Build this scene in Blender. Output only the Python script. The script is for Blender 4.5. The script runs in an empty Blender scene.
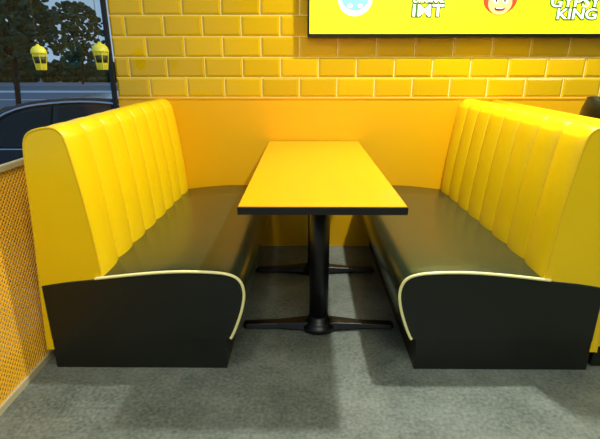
import bpy, bmesh, math, random
from mathutils import Vector, Matrix
random.seed(4)
sc = bpy.context.scene
COL = sc.collection
try:
    sc.view_settings.view_transform = 'Standard'
    sc.view_settings.look = 'None'
except Exception as e:
    print(e)

def lin(c):
    return tuple(((v/255)/12.92 if v/255 <= .04045 else ((v/255+.055)/1.055)**2.4) for v in c)

def mat(name, rgb, rough=.5, var=.08, scale=8, bump=0, bscale=200, metal=0, emit=0, coat=0, spec=.5, island=False, detail=4):
    m = bpy.data.materials.new(name); m.use_nodes = True
    nt = m.node_tree; n = nt.nodes; l = nt.links
    b = n['Principled BSDF']
    c = lin(rgb)
    tc = n.new('ShaderNodeTexCoord')
    mix = n.new('ShaderNodeMix'); mix.data_type = 'RGBA'
    mix.inputs[6].default_value = (*[max(0, v*(1-var)) for v in c], 1)
    mix.inputs[7].default_value = (*[min(1, v*(1+var)) for v in c], 1)
    if island:
        g = n.new('ShaderNodeNewGeometry'); l.new(g.outputs['Random Per Island'], mix.inputs[0])
    else:
        ns = n.new('ShaderNodeTexNoise'); ns.inputs['Scale'].default_value = scale; ns.inputs['Detail'].default_value = detail
        l.new(tc.outputs['Object'], ns.inputs['Vector']); l.new(ns.outputs['Fac'], mix.inputs[0])
    l.new(mix.outputs[2], b.inputs['Base Color'])
    b.inputs['Roughness'].default_value = rough
    b.inputs['Metallic'].default_value = metal
    b.inputs['Specular IOR Level'].default_value = spec
    b.inputs['Coat Weight'].default_value = coat
    b.inputs['Coat Roughness'].default_value = .2
    if emit:
        l.new(mix.outputs[2], b.inputs['Emission Color']); b.inputs['Emission Strength'].default_value = emit
    if bump:
        nb = n.new('ShaderNodeTexNoise'); nb.inputs['Scale'].default_value = bscale; nb.inputs['Detail'].default_value = 3
        l.new(tc.outputs['Object'], nb.inputs['Vector'])
        bp = n.new('ShaderNodeBump'); bp.inputs['Strength'].default_value = bump; bp.inputs['Distance'].default_value = .002
        l.new(nb.outputs['Fac'], bp.inputs['Height']); l.new(bp.outputs['Normal'], b.inputs['Normal'])
    return m

M = {}
M['yvinyl'] = mat('yellow_vinyl', (250, 210, 4), .36, .04, 5, .15, 350)
M['yvinyl_end'] = mat('yellow_vinyl_end', (244, 202, 4), .42, .04, 5, .15, 350)
M['bvinyl'] = mat('black_vinyl', (42, 52, 34), .27, .12, 6, .3, 300, coat=.35)
M['bpanel'] = mat('black_panel', (17, 21, 13), .4, .1, 6, .2, 300)
M['piping'] = mat('cream_piping', (250, 246, 170), .4, .03)
M['laminate'] = mat('orange_laminate', (250, 174, 16), .25, .03, 3)
M['bmetal'] = mat('black_metal', (12, 14, 14), .38, .1, 20, .1, 200)
M['bedge'] = mat('black_edge', (18, 16, 14), .4, .1)
M['panel'] = mat('wall_panel_orange', (236, 178, 0), .36, .03, 2)
M['tile'] = mat('yellow_tile', (218, 178, 2), .1, .1, island=True)
M['grout'] = mat('grout', (250, 234, 140), .8, .05)
M['mesh'] = mat('orange_mesh', (246, 186, 36), .45, .1)
M['rail'] = mat('rail_metal', (196, 184, 140), .4, .05)
M['white'] = mat('ceiling_white', (215, 215, 208), .8, .03)
M['cream'] = mat('cream_wall', (180, 178, 165), .8, .03)
M['frame'] = mat('frame_black', (14, 15, 17), .4, .1)

def floor_mat():
    m = bpy.data.materials.new('vinyl_concrete_floor'); m.use_nodes = True
    nt = m.node_tree; n = nt.nodes; l = nt.links; b = n['Principled BSDF']
    tc = n.new('ShaderNodeTexCoord')
    n1 = n.new('ShaderNodeTexNoise'); n1.inputs['Scale'].default_value = 4; n1.inputs['Detail'].default_value = 9; n1.inputs['Roughness'].default_value = .7
    n2 = n.new('ShaderNodeTexNoise'); n2.inputs['Scale'].default_value = 70; n2.inputs['Detail'].default_value = 5
    l.new(tc.outputs['Object'], n1.inputs['Vector']); l.new(tc.outputs['Object'], n2.inputs['Vector'])
    r = n.new('ShaderNodeValToRGB')
    r.color_ramp.elements[0].position = .36; r.color_ramp.elements[0].color = (*lin((74, 84, 74)), 1)
    r.color_ramp.elements[1].position = .66; r.color_ramp.elements[1].color = (*lin((132, 141, 128)), 1)
    ad = n.new('ShaderNodeMath'); ad.operation = 'MULTIPLY_ADD'; ad.inputs[1].default_value = .45
    l.new(n2.outputs['Fac'], ad.inputs[0])
    mu = n.new('ShaderNodeMath'); mu.operation = 'MULTIPLY'; mu.inputs[1].default_value = .55
    l.new(n1.outputs['Fac'], mu.inputs[0]); l.new(mu.outputs[0], ad.inputs[2]); l.new(ad.outputs[0], r.inputs[0])
    l.new(r.outputs[0], b.inputs['Base Color'])
    b.inputs['Roughness'].default_value = .42
    bp = n.new('ShaderNodeBump'); bp.inputs['Strength'].default_value = .25; bp.inputs['Distance'].default_value = .002
    l.new(n2.outputs['Fac'], bp.inputs['Height']); l.new(bp.outputs['Normal'], b.inputs['Normal'])
    return m
M['floor'] = floor_mat()

def empty(name, loc=(0, 0, 0)):
    e = bpy.data.objects.new(name, None); COL.objects.link(e); e.location = loc; e.empty_display_size = .1
    return e

def mk(name, verts, faces, m, parent=None, smooth=False, recalc=True, bevel=0):
    me = bpy.data.meshes.new(name)
    bm = bmesh.new()
    vs = [bm.verts.new(v) for v in verts]
    for f in faces:
        try: bm.faces.new([vs[i] for i in f])
        except ValueError: pass
    if recalc: bmesh.ops.recalc_face_normals(bm, faces=bm.faces)
    bm.to_mesh(me); bm.free()
    if smooth:
        for p in me.polygons: p.use_smooth = len(p.vertices) <= 4
    me.materials.append(m)
    o = bpy.data.objects.new(name, me); COL.objects.link(o)
    if parent: o.parent = parent
    if bevel:
        bv = o.modifiers.new('bev', 'BEVEL'); bv.width = bevel; bv.segments = 3; bv.limit_method = 'ANGLE'
    return o

BF = [(0, 1, 2, 3), (4, 5, 6, 7), (0, 1, 5, 4), (1, 2, 6, 5), (2, 3, 7, 6), (3, 0, 4, 7)]
def box(name, x0, x1, y0, y1, z0, z1, m, parent=None, bevel=0):
    v = [(x0, y0, z0), (x1, y0, z0), (x1, y1, z0), (x0, y1, z0), (x0, y0, z1), (x1, y0, z1), (x1, y1, z1), (x0, y1, z1)]
    return mk(name, v, BF, m, parent, bevel=bevel)

def lathe(name, prof, m, parent=None, seg=32, loc=(0, 0, 0), sx=1, sy=1):
    v = []; f = []
    for r, z in prof:
        for i in range(seg):
            a = 2*math.pi*i/seg
            v.append((loc[0]+r*math.cos(a)*sx, loc[1]+r*math.sin(a)*sy, loc[2]+z))
    for j in range(len(prof)-1):
        for i in range(seg):
            k = (i+1) % seg
            f.append((j*seg+i, j*seg+k, (j+1)*seg+k, (j+1)*seg+i))
    f.append(tuple(range(seg))[::-1]); f.append(tuple((len(prof)-1)*seg+i for i in range(seg)))
    return mk(name, v, f, m, parent, smooth=True)

def tube(name, pts, r, m, parent=None, cyclic=False):
    c = bpy.data.curves.new(name, 'CURVE'); c.dimensions = '3D'; c.bevel_depth = r; c.bevel_resolution = 3; c.use_fill_caps = True
    s = c.splines.new('POLY'); s.points.add(len(pts)-1)
    for p, q in zip(s.points, pts): p.co = (*q, 1)
    s.use_cyclic_u = cyclic
    c.materials.append(m)
    o = bpy.data.objects.new(name, c); COL.objects.link(o)
    if parent: o.parent = parent
    return o

def catmull(pts, n=4):
    out = []
    for i in range(len(pts)-1):
        p0 = Vector(pts[max(i-1, 0)]); p1 = Vector(pts[i]); p2 = Vector(pts[i+1]); p3 = Vector(pts[min(i+2, len(pts)-1)])
        for k in range(n):
            t = k/n
            out.append(.5*((2*p1)+(p2-p0)*t+(2*p0-5*p1+4*p2-p3)*t*t+(3*p1-p0-3*p2+p3)*t**3))
    out.append(Vector(pts[-1]))
    return out

# ---------------- room shell ----------------
XL, XR, YB, YF, H = -1.2, 4.0, 3.0, -3.0, 2.8
box('floor', XL, XR, YF, YB, -.1, 0, M['floor'])
box('ceiling', XL, XR, YF, YB+.12, H, H+.1, M['white'])
box('wall_right', XR, XR+.1, YF, YB+.12, 0, H, M['cream'])
box('wall_front', XL, XR, YF-.1, YF, 0, H, M['cream'])
wb = box('wall_back', XL, XR, YB+.012, YB+.12, 0, H, M['grout'])
box('panel', XL, XR, YB, YB+.012, 0, 1.022, M['panel'], wb)
box('panel_cap', XL, XR, YB-.004, YB+.012, 1.018, 1.028, M['panel'], wb)
v = []; f = []
tw, th, g = .24, .1215, .0035
row = 0; z = 1.03
while z < H-.01:
    z1 = min(z+th, H)
    x = XL-(tw*.62 if row % 2 else tw*.12)
    while x < XR:
        a0, a1 = max(x+g, XL), min(x+tw-g, XR)
        if a1-a0 > .03:
            b0, b1 = z+g, z1-g
            i = len(v); s = .012
            for (yy, d) in ((3.012, 0), (3.0095, 0), (3.0045, s)):
                v += [(a0+d, yy, b0+d), (a1-d, yy, b0+d), (a1-d, yy, b1-d), (a0+d, yy, b1-d)]
            for k in (0, 4):
                for q in range(4):
                    f.append((i+k+q, i+k+(q+1) % 4, i+k+4+(q+1) % 4, i+k+4+q))
            f.append((i+8, i+9, i+10, i+11))
        x += tw
    z = z+th; row += 1
mk('tiles', v, f, M['tile'], wb)

# left window wall
wl = box('wall_left', XL-.08, XL, YF, YB+.12, H-.12, H, M['frame'])
win = empty('window_1')
for i, y in enumerate((2.975, .35, -1.3, -2.98)):
    box('mullion_%d' % i, XL-.03, XL-.004, y, y+.024, .0, H-.12, M['frame'], win)
box('sill', XL-.05, XL-.004, YF, YB, 0, .05, M['frame'], win)
box('header', XL-.05, XL-.004, YF, YB, H-.16, H-.12, M['frame'], win)
gm = bpy.data.materials.new('window_glass'); gm.use_nodes = True
nt = gm.node_tree; nt.nodes.remove(nt.nodes['Principled BSDF'])
tr = nt.nodes.new('ShaderNodeBsdfTransparent'); tr.inputs[0].default_value = (.85, .92, .95, 1)
gl = nt.nodes.new('ShaderNodeBsdfGlossy'); gl.inputs['Roughness'].default_value = .0
fr = nt.nodes.new('ShaderNodeFresnel'); fr.inputs[0].default_value = 1.2
mxs = nt.nodes.new('ShaderNodeMixShader')
nt.links.new(fr.outputs[0], mxs.inputs[0]); nt.links.new(tr.outputs[0], mxs.inputs[1]); nt.links.new(gl.outputs[0], mxs.inputs[2])
nt.links.new(mxs.outputs[0], nt.nodes['Material Output'].inputs[0])
mk('glass', [(XL-.025, YF, .05), (XL-.025, YB, .05), (XL-.025, YB, H-.14), (XL-.025, YF, H-.14)], [(0, 1, 2, 3)], gm, win)

# ---------------- booth benches ----------------
Y0, Y1 = 1.60, 2.994
def bench(name, mirror):
    e = empty(name)
    mx = (lambda x: .145-x) if mirror else (lambda x: x)
    prof = catmull([(-1.045, .385), (-.95, .402), (-.82, .418), (-.65, .438), (-.5, .449), (-.36, .447), (-.285, .435), (-.249, .408), (-.236, .36), (-.243, .30), (-.262, .235), (-.285, .175), (-.298, .15)], 4)
    full = [(p[0], p[1]) for p in prof]+[(-.31, .142), (-1.045, .142)]
    ys = [Y0, Y0+.004, Y0+.012, Y0+.03, Y0+.07, 1.8, 2.0, 2.3, 2.7, Y1]
    sh = [.009, .004, -.001, -.006, -.011, -.015, -.015, -.012, -.008, 0]
    v = []; n = len(full)
    cx, cz = -.6, .25
    for y, q in zip(ys, sh):
        for (x, z) in full:
            d = Vector((x-cx, z-cz)).normalized()
            qq = q if z > .15 else max(q, 0)
            v.append((mx(x-d.x*qq), y, z-d.y*qq))
    f = []
    for j in range(len(ys)-1):
        for i in range(n):
            k = (i+1) % n
            f.append((j*n+i, j*n+k, (j+1)*n+k, (j+1)*n+i))
    f.append(tuple(range(n))); f.append(tuple((len(ys)-1)*n+i for i in range(n)))
    mk('seat', v, f, M['bvinyl'], e, smooth=True)
    a, b = sorted((mx(-1.045), mx(-.322)))
    box('plinth', a, b, Y0+.008, Y1, 0, .143, M['bpanel'], e)
    v = []
    ep = [(p[0], p[1]) for p in prof]+[(-.31, .142), (-1.045, .142)]
    for y in (Y0-.004, Y0+.004):
        for (x, z) in ep:
            d = Vector((x-cx, z-cz)).normalized()
            v.append((mx(x-d.x*.012), y, z-d.y*.012))
    f = [tuple(range(n)), tuple(range(n, 2*n))]+[(i, (i+1) % n, n+(i+1) % n, n+i) for i in range(n)]
    mk('end_panel', v, f, M['bpanel'], e)
    pts = [(mx(p[0]), Y0-.001, p[1]+.001) for p in prof if p[0] > -.83]
    tube('piping', pts, .006, M['piping'], e)
    core = [(-.795, .37), (-.797, .45), (-.808, .6), (-.823, .75), (-.84, .88), (-.852, .955), (-.864, .993), (-.89, 1.015), (-.935, 1.017), (-.978, 1.006), (-1.0, .975), (-1.01, .9), (-1.03, .6), (-1.05, .35), (-1.068, .09)]
    bp = catmull(core, 4)
    nb = len(bp)
    ya, yb = Y0+.004, Y1
    NC, SS = 8, 14
    cw = (yb-ya)/NC
    def drop(p, y):
        fr_ = max(0, (2.5-y)/.9)
        side = min(1, max(0, (-p[0]-.84)/.16))
        return fr_*(.008+.014*side)*max(0, min(1, (p[1]-.75)/.25))
    rows = []
    for c in range(NC):
        for k in range(SS):
            t = .5-.5*math.cos(math.pi*k/SS)
            rows.append((ya+(c+t)*cw, t))
    rows.append((yb, 1.0))
    v = []
    inner = [(-1.04, .09), (-1.04, .30), (-.80, .30)]
    for (y, t) in rows:
        bul = .021*(max(0, math.sin(math.pi*t)))**.6-.004
        for i, p in enumerate(bp):
            a = bp[max(i-1, 0)]; b = bp[min(i+1, nb-1)]
            tg = (b-a).normalized(); nrm = Vector((tg.y, -tg.x))
            w = 1.0 if i <= 26 else max(0, 1-(i-26)/8)
            if 22 < i <= 34: w *= .75
            if i < 4: w *= .6+.1*i
            q = p+nrm*bul*w
            v.append((mx(q.x), y, q.y-drop(p, y)))
        for (x, z) in inner: v.append((mx(x), y, z))
    n = nb+3; f = []
    for j in range(len(rows)-1):
        for i in range(n):
            k = (i+1) % n
            f.append((j*n+i, j*n+k, (j+1)*n+k, (j+1)*n+i))
    f.append(tuple(range(n))); f.append(tuple((len(rows)-1)*n+i for i in range(n)))
    mk('backrest', v, f, M['yvinyl'], e, smooth=True)
    pts = [(mx(p[0]), ya+.002, p[1]-drop(p, ya)) for p in bp]
    tube('backrest_welt', pts, .0045, M['yvinyl_end'], e)
    if mirror:
        core2 = [(-1.012, .86), (-1.014, .94), (-1.03, .975), (-1.075, .997), (-1.12, .994), (-1.155, .97), (-1.17, .93), (-1.185, .6), (-1.2, .1)]
        b2 = catmull(core2, 4); v = []
        n2 = len(b2)+1
        yy = [Y0+.03, Y0+.034, Y1]
        for j, y in enumerate(yy):
            for p in b2: v.append((mx(p.x), y, p.y+(.018 if j == 2 else 0)))
            v.append((mx(-1.075), y, .1))
        f = []
        for j in range(len(yy)-1):
            for i in range(n2):
                k = (i+1) % n2
                f.append((j*n2+i, j*n2+k, (j+1)*n2+k, (j+1)*n2+i))
        f.append(tuple(range(n2))); f.append(tuple((len(yy)-1)*n2+i for i in range(n2)))
        mk('rear_padding', v, f, M['yvinyl'], e, smooth=True)
        a, b = sorted((mx(-1.2), mx(-1.08)))
        box('rear_plinth', a, b, Y0+.035, Y1, 0, .1, M['bpanel'], e)
    return e
bench('booth_bench', False)
bench('booth_bench.001', True)

# ---------------- table ----------------
t = empty('dining_table')
tx0, tx1, ty0, ty1 = -.231, .362, 1.487, 2.985
box('edge_band', tx0, tx1, ty0, ty1, .720, .7488, M['bedge'], t, bevel=.003)
box('top_laminate', tx0+.004, tx1-.004, ty0+.004, ty1-.002, .7485, .7505, M['laminate'], t)
for i, yc in enumerate((1.93, 2.57)):
    cx = .0735
    lathe('column_%d' % i, [(.046, .03), (.046, .712)], M['bmetal'], t, loc=(cx, yc, 0))
    box('top_plate_%d' % i, cx-.2, cx+.2, yc-.06, yc+.06, .710, .720, M['bmetal'], t, bevel=.002)
    lathe('collar_%d' % i, [(.085, .012), (.082, .028), (.066, .042), (.052, .055), (.047, .075)], M['bmetal'], t, loc=(cx, yc, 0))
    v = []; f = []
    st = [(-.365, .022, .010, .024), (-.35, .030, .008, .028), (-.2, .030, .010, .034), (-.08, .045, .010, .044), (0, .06, .010, .048),
          (.08, .045, .010, .044), (.2, .030, .010, .034), (.35, .030, .008, .028), (.365, .022, .010, .024)]
    for (x, hw, z0, z1) in st:
        v += [(cx+x, yc-hw, z0), (cx+x, yc+hw, z0), (cx+x, yc+hw*.7, z1), (cx+x, yc-hw*.7, z1)]
    for j in range(len(st)-1):
        for q in range(4):
            f.append((j*4+q, j*4+(q+1) % 4, j*4+4+(q+1) % 4, j*4+4+q))
    f += [(0, 1, 2, 3), tuple(len(st)*4-4+q for q in range(4))]
    mk('foot_%d' % i, v, f, M['bmetal'], t, bevel=.004)
    for k, sx in enumerate((-.34, .34)):
        lathe('glide_%d_%d' % (i, k), [(.018, 0), (.02, .004), (.016, .012)], M['bmetal'], t, loc=(cx+sx, yc, 0), seg=16)

# ---------------- lattice partition ----------------
lp = empty('lattice_partition')
LX = -1.115; ly0, ly1, lz1 = .2, 2.94, .865
box('rail_top', LX-.012, LX+.012, ly0, ly1, lz1-.022, lz1, M['rail'], lp, bevel=.002)
box('rail_bottom', LX-.012, LX+.012, ly0, ly1, 0, .03, M['rail'], lp, bevel=.002)
for i, y in enumerate((ly0, 1.1, ly1-.025)):
    box('post_%d' % i, LX-.011, LX+.011, y, y+.025, .03, lz1-.02, M['mesh'], lp)
v = []; f = []
zb, zt = .03, lz1-.02
hh = zt-zb; sp = .022; w = .0048
for sgn in (1, -1):
    c = ly0-hh
    xo = LX+(.0015 if sgn > 0 else -.0015)
    while c < ly1+hh:
        ya_, yb_ = (c, c+hh) if sgn > 0 else (c+hh, c)
        za_, zb_ = zb, zt
        def at(y): return zb+(y-ya_)*(zt-zb)/(yb_-ya_)
        A = [ya_, za_]; B = [yb_, zb_]
        for P in (A, B):
            if P[0] < ly0: P[1] = at(ly0); P[0] = ly0
            if P[0] > ly1: P[1] = at(ly1); P[0] = ly1
        if zb-1e-6 <= A[1] <= zt+1e-6 and zb-1e-6 <= B[1] <= zt+1e-6 and abs(A[1]-B[1]) > .01:
            i = len(v)
            for (xx) in (xo-.0015, xo+.0015):
                v += [(xx, A[0]-w, A[1]), (xx, A[0]+w, A[1]), (xx, B[0]+w, B[1]), (xx, B[0]-w, B[1])]
            f += [tuple(i+q for q in F) for F in BF]
        c += sp
mk('lattice_mesh', v, f, M['mesh'], lp, recalc=False)

# ---------------- illuminated sign ----------------
sg = empty('illuminated_menu_sign')
M['lime'] = mat('sign_lime', (218, 224, 16), .4, .03, 2, emit=.72)
M['sgreen'] = mat('sign_green', (60, 110, 10), .5, .02, emit=.2)
M['swhite'] = mat('sign_white', (245, 250, 225), .5, .02, emit=.8)
M['sred'] = mat('sign_red', (205, 60, 20), .5, .02, emit=.4)
M['steal'] = mat('sign_teal', (120, 200, 190), .5, .02, emit=.6)
M['sskin'] = mat('sign_skin', (235, 170, 110), .5, .02, emit=.6)
M['sbrown'] = mat('sign_brown', (80, 40, 15), .5, .02)
sx0, sx1, sz0, sz1 = .02, 2.3, 1.386, 1.80
box('casing', sx0, sx1, 2.93, 2.998, sz0, sz1, M['frame'], sg, bevel=.003)
box('face', sx0+.012, sx1-.012, 2.922, 2.931, sz0+.018, sz1-.015, M['lime'], sg)
def text(name, s, x, z, size, m, y=2.918, bold=.0, sx=1):
    c = bpy.data.curves.new(name, 'FONT'); c.body = s; c.size = size; c.extrude = .001; c.offset = bold
    c.align_x = 'CENTER'; c.materials.append(m)
    o = bpy.data.objects.new(name, c); COL.objects.link(o); o.parent = sg
    o.location = (x, y, z); o.rotation_euler = (math.pi/2, 0, 0); o.scale = (sx, 1, 1)
for (nm, s, x, z, size, sx) in (('label_king', 'KING', 1.61, 1.484, .08, 1.25), ('label_gypsy', 'GYPSY', 1.59, 1.550, .08, 1.25), ('label_imt', 'IMT', .73, 1.500, .09, 1.3), ('label_original', 'ORIGINAL', .73, 1.575, .04, 1)):
    text(nm, s, x, z, size, M['sgreen'], 2.920, .007, sx)
    text(nm+'_fill', s, x, z, size, M['swhite'], 2.917, .001, sx)
def disc(name, x, z, rx, rz, m, y):
    v = [(x+rx*math.cos(a*math.pi/16), y, z+rz*math.sin(a*math.pi/16)) for a in range(32)]
    v2 = [(p[0], y+.002, p[2]) for p in v]
    mk(name, v+v2, [tuple(range(32)), tuple(range(32, 64))]+[(i, (i+1) % 32, 32+(i+1) % 32, 32+i) for i in range(32)], m, sg)
disc('badge_rim', .30, 1.59, .10, .09, M['swhite'], 2.918)
disc('badge_centre', .30, 1.60, .08, .07, M['steal'], 2.9155)
disc('badge_dot_l', .27, 1.555, .014, .012, M['swhite'], 2.913)
disc('badge_dot_r', .33, 1.555, .014, .012, M['swhite'], 2.913)
disc('mascot_hair', 1.15, 1.595, .10, .085, M['sred'], 2.918)
disc('mascot_face', 1.15, 1.57, .07, .062, M['sskin'], 2.9155)
disc('mascot_eye_l', 1.122, 1.583, .015, .017, M['swhite'], 2.913)
disc('mascot_eye_r', 1.178, 1.583, .015, .017, M['swhite'], 2.913)
disc('mascot_pupil_l', 1.125, 1.582, .006, .008, M['sbrown'], 2.911)
disc('mascot_pupil_r', 1.175, 1.582, .006, .008, M['sbrown'], 2.911)
disc('mascot_mouth', 1.15, 1.54, .03, .011, M['sbrown'], 2.913)
disc('mascot_teeth', 1.15, 1.543, .022, .005, M['swhite'], 2.911)

# ---------------- hanging lanterns ----------------
M['lant'] = mat('lantern_yellow', (205, 205, 60), .5, .1, 30, emit=.1)
M['lant2'] = mat('lantern_dark', (40, 45, 20), .5, .1)
def lantern(name, x, y, z, k_=1):
    e = empty(name)
    S = lambda pr: [(a*k_, b*k_) for a, b in pr]
    lathe('cup', S([(.024, -.07), (.027, -.068), (.036, .012), (.038, .016)]), M['lant'], e, loc=(x, y, z), seg=12)
    lathe('lid', S([(.041, .016), (.041, .022), (.037, .038), (.026, .052), (.01, .058), (.006, .066)]), M['lant'], e, loc=(x, y, z), seg=16)
    lathe('band', S([(.0325, -.035), (.0385, .0)]), M['lant2'], e, loc=(x, y, z), seg=12)
    for k in range(6):
        a = k*math.pi/3
        tube('rib_%d' % k, [(x+.026*k_*math.cos(a), y+.026*k_*math.sin(a), z-.068*k_), (x+.039*k_*math.cos(a), y+.039*k_*math.sin(a), z+.014*k_)], .0025*k_, M['lant'], e)
    tube('cord', [(x, y, z+.06*k_), (x, y, H)], .0015, M['lant2'], e)
lantern('hanging_lantern', -1.145, 2.69, 1.275, 1.1)
lantern('hanging_lantern.001', -1.1, 1.98, 1.25, .75)

# ---------------- black chair behind right booth ----------------
ch = empty('dining_chair')
cx, cy = 1.80, 2.58
v = []; f = []
for j in range(9):
    z = .50+.56*j/8
    hwid = .2*(1-(max(0, j-4)/4)**2.5*.45)
    for i in range(11):
        u = -1+2*i/10
        v.append((cx-.17-.03*j/8+.05*u*u, cy+hwid*u, z-.03*(u*u) if j == 8 else z))
for j in range(8):
    for i in range(10):
        f.append((j*11+i, j*11+i+1, j*11+12+i, j*11+11+i))
o = mk('back', v, f, M['bpanel'], ch, smooth=True)
so = o.modifiers.new('s', 'SOLIDIFY'); so.thickness = .03; so.offset = 0
box('seat', cx-.19, cx+.23, cy-.2, cy+.2, .44, .50, M['bvinyl'], ch, bevel=.02)
for k, (dx, dy) in enumerate(((-.16, -.17), (.2, -.17), (-.16, .17), (.2, .17))):
    tube('leg_%d' % k, [(cx+dx*1.12, cy+dy*1.1, 0.012), (cx+dx, cy+dy, .45)], .012, M['bmetal'], ch)

# ---------------- outside ----------------
GZ = -.5
M['asph'] = mat('asphalt', (114, 127, 140), .8, .15, 1.5)
M['pave'] = mat('pavement', (165, 170, 174), .85, .1, 3)
M['paint'] = mat('road_paint', (235, 238, 240), .7, .05)
M['leaf'] = mat('foliage', (50, 84, 60), .9, .6, 1.2, 0)
M['bark'] = mat('bark', (45, 42, 38), .9, .2)
M['carp'] = mat('car_paint', (20, 27, 40), .2, .05, coat=.6, metal=.3)
M['carg'] = mat('car_glass', (10, 14, 20), .06, .02)
M['chrome'] = mat('chrome', (200, 205, 210), .15, .02, metal=1)
M['tyre'] = mat('tyre', (18, 18, 18), .8, .05)
box('street_ground', -90, 20, 3.3, 120, GZ-.1, GZ, M['asph'])
box('street_ground_side', -90, -1.35, -10, 3.3, GZ-.1, GZ, M['pave'])
rm = empty('road_marking')
box('line_1', -60, 5, 36, 39, GZ+.002, GZ+.015, M['paint'], rm)
box('line_2', -60, 5, 27, 27.5, GZ+.002, GZ+.015, M['paint'], rm)
box('far_pavement', -90, 20, 50, 60, GZ+.002, GZ+.12, M['pave'])
def tree(name, x, y, h, r, seed, base=GZ, nl=700):
    rnd = random.Random(seed)
    e = empty(name)
    tube('trunk', [(x, y, base), (x+.1*r, y, base+h*.3), (x-.05*r, y, base+h*.6)], .03*r+.05, M['bark'], e)
    for b in range(4):
        a = b*1.6+rnd.random()
        tube('branch_%d' % b, [(x, y, base+h*.35), (x+r*.5*math.cos(a), y+r*.5*math.sin(a), base+h*.65)], .012*r+.02, M['bark'], e)
    me = bpy.data.meshes.new('foliage'); bm = bmesh.new()
    for k in range(nl):
        a = rnd.random()*6.283; q = rnd.random()**.5; zz = rnd.random()
        rr = r*q*math.sin(math.pi*(.12+.8*zz))**.6
        p = Vector((x+rr*math.cos(a), y+rr*math.sin(a), base+h*(.3+.7*zz)))
        s = r*(.05+.07*rnd.random())
        mt = Matrix.Translation(p) @ Matrix.Rotation(rnd.random()*6, 4, 'X') @ Matrix.Rotation(rnd.random()*6, 4, 'Z') @ Matrix.Diagonal((s, s*.8, s*.35, 1))
        bmesh.ops.create_icosphere(bm, subdivisions=1, radius=1, matrix=mt)
    bm.to_mesh(me); bm.free(); me.materials.append(M['leaf'])
    o = bpy.data.objects.new('foliage', me); COL.objects.link(o); o.parent = e
tree('street_tree', -34, 55, 11, 5, 1, GZ+.12)
tree('street_tree.001', -25.5, 54, 8.5, 3.2, 2, GZ+.12)
tree('street_tree.002', -42, 55, 12, 5, 3, GZ+.12)
tree('street_tree.003', -12.4, 20, 6.5, 2.0, 7)
me = bpy.data.meshes.new('hedge'); bm = bmesh.new(); rnd = random.Random(9)
for k in range(900):
    p = Vector((-55+50*rnd.random(), 63+2*rnd.random(), GZ+.3+2.0*rnd.random()))
    s = .4+.5*rnd.random()
    bmesh.ops.create_icosphere(bm, subdivisions=1, radius=1, matrix=Matrix.Translation(p) @ Matrix.Rotation(rnd.random()*6, 4, 'X') @ Matrix.Diagonal((s, s, s*.6, 1)))
bm.to_mesh(me); bm.free(); me.materials.append(M['leaf'])
o = bpy.data.objects.new('hedge', me); COL.objects.link(o)

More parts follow.
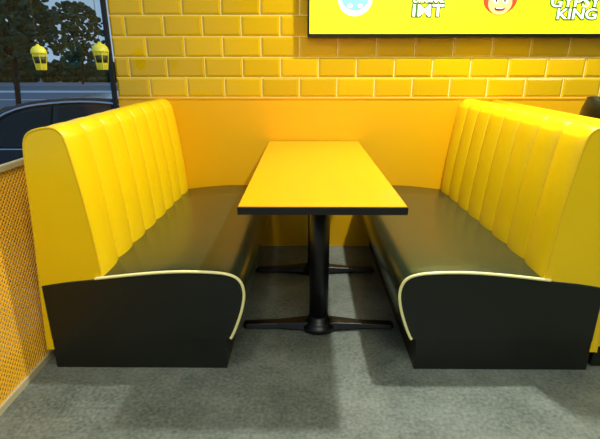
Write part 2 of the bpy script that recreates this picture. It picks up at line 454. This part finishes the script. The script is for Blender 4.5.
def car(name, ox, oy, oz):
    e = empty(name)
    L = [(-2.2, .35), (-2.22, .62), (-2.1, .78), (-1.5, .9), (-.95, .96), (-.35, 1.33), (.1, 1.42), (.7, 1.42), (1.25, 1.3), (1.75, 1.02), (2.15, .95), (2.2, .6), (2.15, .3)]
    P = catmull(L, 4); bot = [(2.15, .22), (-2.15, .22)]
    lay = [-.88, -.86, -.7, -.3, .3, .7, .86, .88]
    v = []; n = len(P)+2
    for yy in lay:
        for p in P:
            z = p[1]; y = yy
            if z > .9: y = yy*(1-.28*(z-.9)/.52)
            if abs(yy) > .87: z = z-.02
            v.append((ox+p[0], oy+y, oz+z))
        for p in bot: v.append((ox+p[0], oy+yy, oz+p[1]))
    f = []
    for j in range(len(lay)-1):
        for i in range(n):
            k = (i+1) % n
            f.append((j*n+i, j*n+k, (j+1)*n+k, (j+1)*n+i))
    f += [tuple(range(n)), tuple((len(lay)-1)*n+i for i in range(n))]
    mk('body', v, f, M['carp'], e, smooth=True)
    for k, sd in enumerate((-1, 1)):
        for q, pl in enumerate(([(-.72, .98), (-.3, 1.27), (.12, 1.36), (.12, .98)], [(.18, .98), (.18, 1.36), (.7, 1.36), (1.2, 1.22), (1.5, 1.0)])):
            vv = []
            for off in (.012, -.01):
                for (x, z) in pl:
                    y = .875*(1-.28*(z-.9)/.52)+off
                    vv.append((ox+x, oy+sd*y, oz+z))
            m_ = len(pl)
            mk('side_glass_%d_%d' % (k, q), vv, [tuple(range(m_)), tuple(range(m_, 2*m_))]+[(i, (i+1) % m_, m_+(i+1) % m_, m_+i) for i in range(m_)], M['carg'], e)
        tube('window_trim_%d' % k, [(ox+x, oy+sd*(.885*(1-.28*(z-.9)/.52)+.01), oz+z) for (x, z) in catmull([(-.8, .97), (-.33, 1.29), (.12, 1.385), (.7, 1.385), (1.23, 1.25), (1.6, 1.0)], 4)], .012, M['chrome'], e)
        tube('beltline_trim_%d' % k, [(ox-.8, oy+sd*.875, oz+.965), (ox+1.6, oy+sd*.875, oz+.965)], .009, M['chrome'], e)
        lathe('mirror_%d' % k, [(.01, -.05), (.06, -.045), (.08, 0), (.06, .05), (.01, .06)], M['carp'], e, seg=12, loc=(ox-.62, oy+sd*.94, oz+1.02))
    vv = [(ox-.9, oy-.7, oz+1.0), (ox-.9, oy+.7, oz+1.0), (ox-.38, oy+.58, oz+1.325), (ox-.38, oy-.58, oz+1.325)]
    mk('windshield', vv+[(a-.02, b, c+.02) for a, b, c in vv], BF, M['carg'], e)
    for k, (wx, wy) in enumerate(((-1.4, -.82), (1.4, -.82), (-1.4, .82), (1.4, .82))):
        o = lathe('wheel_%d' % k, [(.2, -.1), (.31, -.1), (.33, -.06), (.33, .06), (.31, .1), (.2, .1)], M['tyre'], e, seg=24)
        o.rotation_euler = (math.pi/2, 0, 0); o.location = (ox+wx, oy+wy, oz+.335)
        o = lathe('rim_%d' % k, [(.03, -.11), (.19, -.105), (.19, .105), (.03, .11)], M['chrome'], e, seg=12)
        o.rotation_euler = (math.pi/2, 0, 0); o.location = (ox+wx, oy+wy, oz+.335)
    for k, yy in enumerate((-.62, .62)):
        box('headlight_%d' % k, ox-2.24, ox-2.1, oy+yy-.16, oy+yy+.16, oz+.6, oz+.74, M['chrome'], e, bevel=.02)
    return e
car('car', -2.6, 5.2, GZ)

# ---------------- lights ----------------
def area(name, loc, size, power, col=(1, .99, .95), sizey=None, rot=(0, 0, 0), spread=180):
    d = bpy.data.lights.new(name, 'AREA'); d.energy = power; d.size = size; d.color = col
    if sizey: d.shape = 'RECTANGLE'; d.size_y = sizey
    d.spread = math.radians(spread)
    o = bpy.data.objects.new(name, d); COL.objects.link(o); o.location = loc; o.rotation_euler = rot
    return o
area('ceiling_downlight', (1.0, 2.1, 2.76), .10, 74)
area('left_fill_light', (-.3, .9, 2.76), .4, 18)  # broad fill added from the left front, stands for no fitting
area('ceiling_fill_light', (.4, -.9, 2.77), 1.8, 60, sizey=1.2)  # large soft fill added overhead, out of view
area('ceiling_fill_light.001', (2.6, 1.2, 2.77), .8, 10, sizey=.8)

w = bpy.data.worlds.new('dusk_sky'); sc.world = w; w.use_nodes = True
nt = w.node_tree; bg = nt.nodes['Background']
tc = nt.nodes.new('ShaderNodeTexCoord'); sp_ = nt.nodes.new('ShaderNodeSeparateXYZ'); rp = nt.nodes.new('ShaderNodeValToRGB')
nt.links.new(tc.outputs['Generated'], sp_.inputs[0]); nt.links.new(sp_.outputs['Z'], rp.inputs[0]); nt.links.new(rp.outputs[0], bg.inputs[0])
rp.color_ramp.elements[0].color = (.32, .46, .60, 1); rp.color_ramp.elements[1].color = (.16, .28, .46, 1); rp.color_ramp.elements[1].position = .6
bg.inputs[1].default_value = 1.1

cam = bpy.data.cameras.new('camera'); co = bpy.data.objects.new('camera', cam); COL.objects.link(co)
cam.lens = 27; cam.sensor_width = 36; cam.sensor_fit = 'HORIZONTAL'; cam.clip_start = .05; cam.clip_end = 300
co.location = (0, 0, 1.2); co.rotation_euler = (math.radians(90-18.435), 0, math.radians(.483))
sc.camera = co
